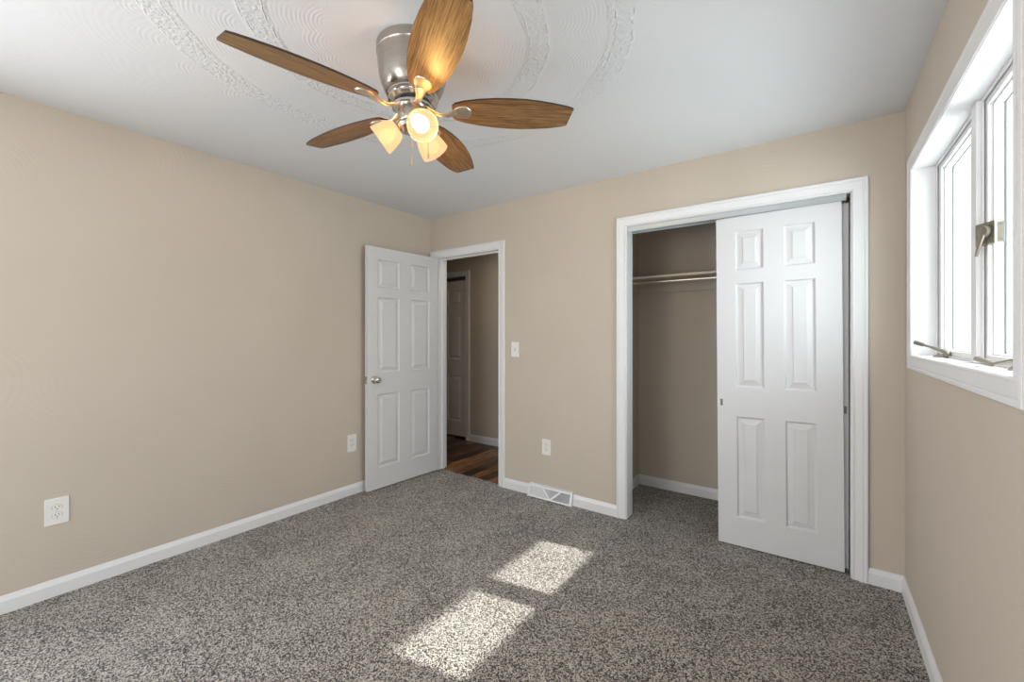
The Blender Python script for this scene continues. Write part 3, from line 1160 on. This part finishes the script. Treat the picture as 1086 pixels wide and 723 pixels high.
def iron_mesh():
    bm = bmesh.new()
    tilt = Matrix.Rotation(PITCH, 3, 'X')
    z = ZB
    # arm
    tube(bm, [(.066, 0, z - .002), (.085, .0, z - .010), (.110, 0, z - .018), (.135, 0, z - .016), (.158, 0, z - .010), (.175, 0, z - .008)],
         [(.022, .0045), (.016, .006), (.0125, .0068), (.014, .006), (.020, .005), (.026, .0034)], 16, side=(0, 1, 0))
    # spoon plate under the blade
    pts = []
    nn = 40
    for k in range(nn):
        a = 2 * PI * k / nn
        ca, sa = math.cos(a), math.sin(a)
        r = .193 + .040 * ca
        wy = .033 * sa * (1.0 + .18 * ca)
        pts.append((r, wy))
    a_ = [bm.verts.new(tilt @ Vector((x, y, -.0032)) + Vector((0, 0, z))) for x, y in pts]
    b_ = [bm.verts.new(tilt @ Vector((.193 + (x - .193) * .93, y * .93, -.0075)) + Vector((0, 0, z))) for x, y in pts]
    c_ = [bm.verts.new(tilt @ Vector((.193 + (x - .193) * .55, y * .55, -.0100)) + Vector((0, 0, z))) for x, y in pts]
    for k in range(nn):
        j = (k + 1) % nn
        bm.faces.new((a_[k], a_[j], b_[j], b_[k]))
        bm.faces.new((b_[k], b_[j], c_[j], c_[k]))
    bm.faces.new(c_); bm.faces.new(a_[::-1])
    bmesh.ops.recalc_face_normals(bm, faces=bm.faces[:])
    me = bpy.data.meshes.new('blade_iron')
    bm.to_mesh(me); bm.free()
    me.materials.append(M['iron'])
    me.polygons.foreach_set('use_smooth', [True] * len(me.polygons))
    me.set_sharp_from_angle(angle=math.radians(35))
    return me


bme, ime = blade_mesh(), iron_mesh()
for k in range(5):
    a = math.radians(41.1 + 72 * k)
    b = bpy.data.objects.new('blade', bme); COL.objects.link(b); b.parent = fan; b.rotation_euler = (0, 0, a)
    ir = bpy.data.objects.new('blade_iron', ime); COL.objects.link(ir); ir.parent = b
# shades
for az in (-25, -145, 95):
    a = math.radians(az)
    u = Vector((math.cos(a), math.sin(a), 0))
    mouth = u * .132 + Vector((0, 0, 2.077 - CH))
    piv = u * .040 + Vector((0, 0, 2.142 - CH))
    ax = (mouth - piv).normalized()
    L = .092
    top = mouth - ax * L
    bm = bmesh.new()
    tube(bm, [u * .030 + Vector((0, 0, 2.150 - CH)), piv, top - ax * .004], [.010, .012, .013], 16)
    lathe(bm, [(0, -.018), (.020, -.018), (.0235, -.012), (.0245, .004), (.0265, .006), (.0265, .010), (0, .010)], top, ax, 32)
    sk = mkobj('lamp_socket', bm, M['nickel'], fan, smooth=True)
    bm = bmesh.new()
    prof = [(.020, .004), (.030, .006), (.039, .014), (.046, .028), (.0515, .046), (.0555, .066), (.0580, .084), (.0590, L)]
    inner = [(r - .003, h + (.003 if i_ == 0 else 0)) for i_, (r, h) in enumerate(prof)]
    lathe(bm, prof + [(.0575, L + .0012)] + inner[::-1], top, ax, 56, closed=True)
    sd = mkobj('lamp_shade', bm, M['shade'], fan, smooth=True, angle=50)
    bm = bmesh.new()
    lathe(bm, [(0, .014), (.013, .014), (.0135, .030), (.018, .037), (.0255, .046), (.0300, .058), (.0300, .068), (.0255, .080), (.016, .088), (.006, .0915), (0, .092)], top, ax, 36)
    bl = mkobj('light_bulb', bm, M['bulb'], sd, smooth=True)
    pl = bpy.data.lights.new('bulb_light', 'POINT')
    pl.energy = 9.5
    pl.color = (1.0, 0.57, 0.17)
    pl.shadow_soft_size = .012
    po = bpy.data.objects.new('bulb_light', pl); COL.objects.link(po); po.parent = fan
    po.location = top + ax * .063
# pull chains
for (dx, dy, z0, z1) in ((.004, -.008, 2.105, 1.975), (.049, .035, 2.13, 2.005)):
    bm = bmesh.new()
    z = z1 + .028
    cyl(bm, (dx, dy, z - CH), (dx, dy, z0 - CH), .0012, n=8)
    zz = z
    while zz < z0:
        lathe(bm, [(0, -.0019), (.0019, 0), (0, .0019)], (dx, dy, zz - CH), (0, 0, 1), 8)
        zz += .0042
    ch = mkobj('pull_chain', bm, M['chain'], fan, smooth=True)
    bm = bmesh.new()
    lathe(bm, [(0, 0), (.0032, .001), (.0046, .008), (.0038, .018), (.002, .024), (.0026, .029), (0, .030)], (dx, dy, z1 - CH), (0, 0, 1), 14)
    mkobj('pull_fob', bm, M['chain'], ch, smooth=True)
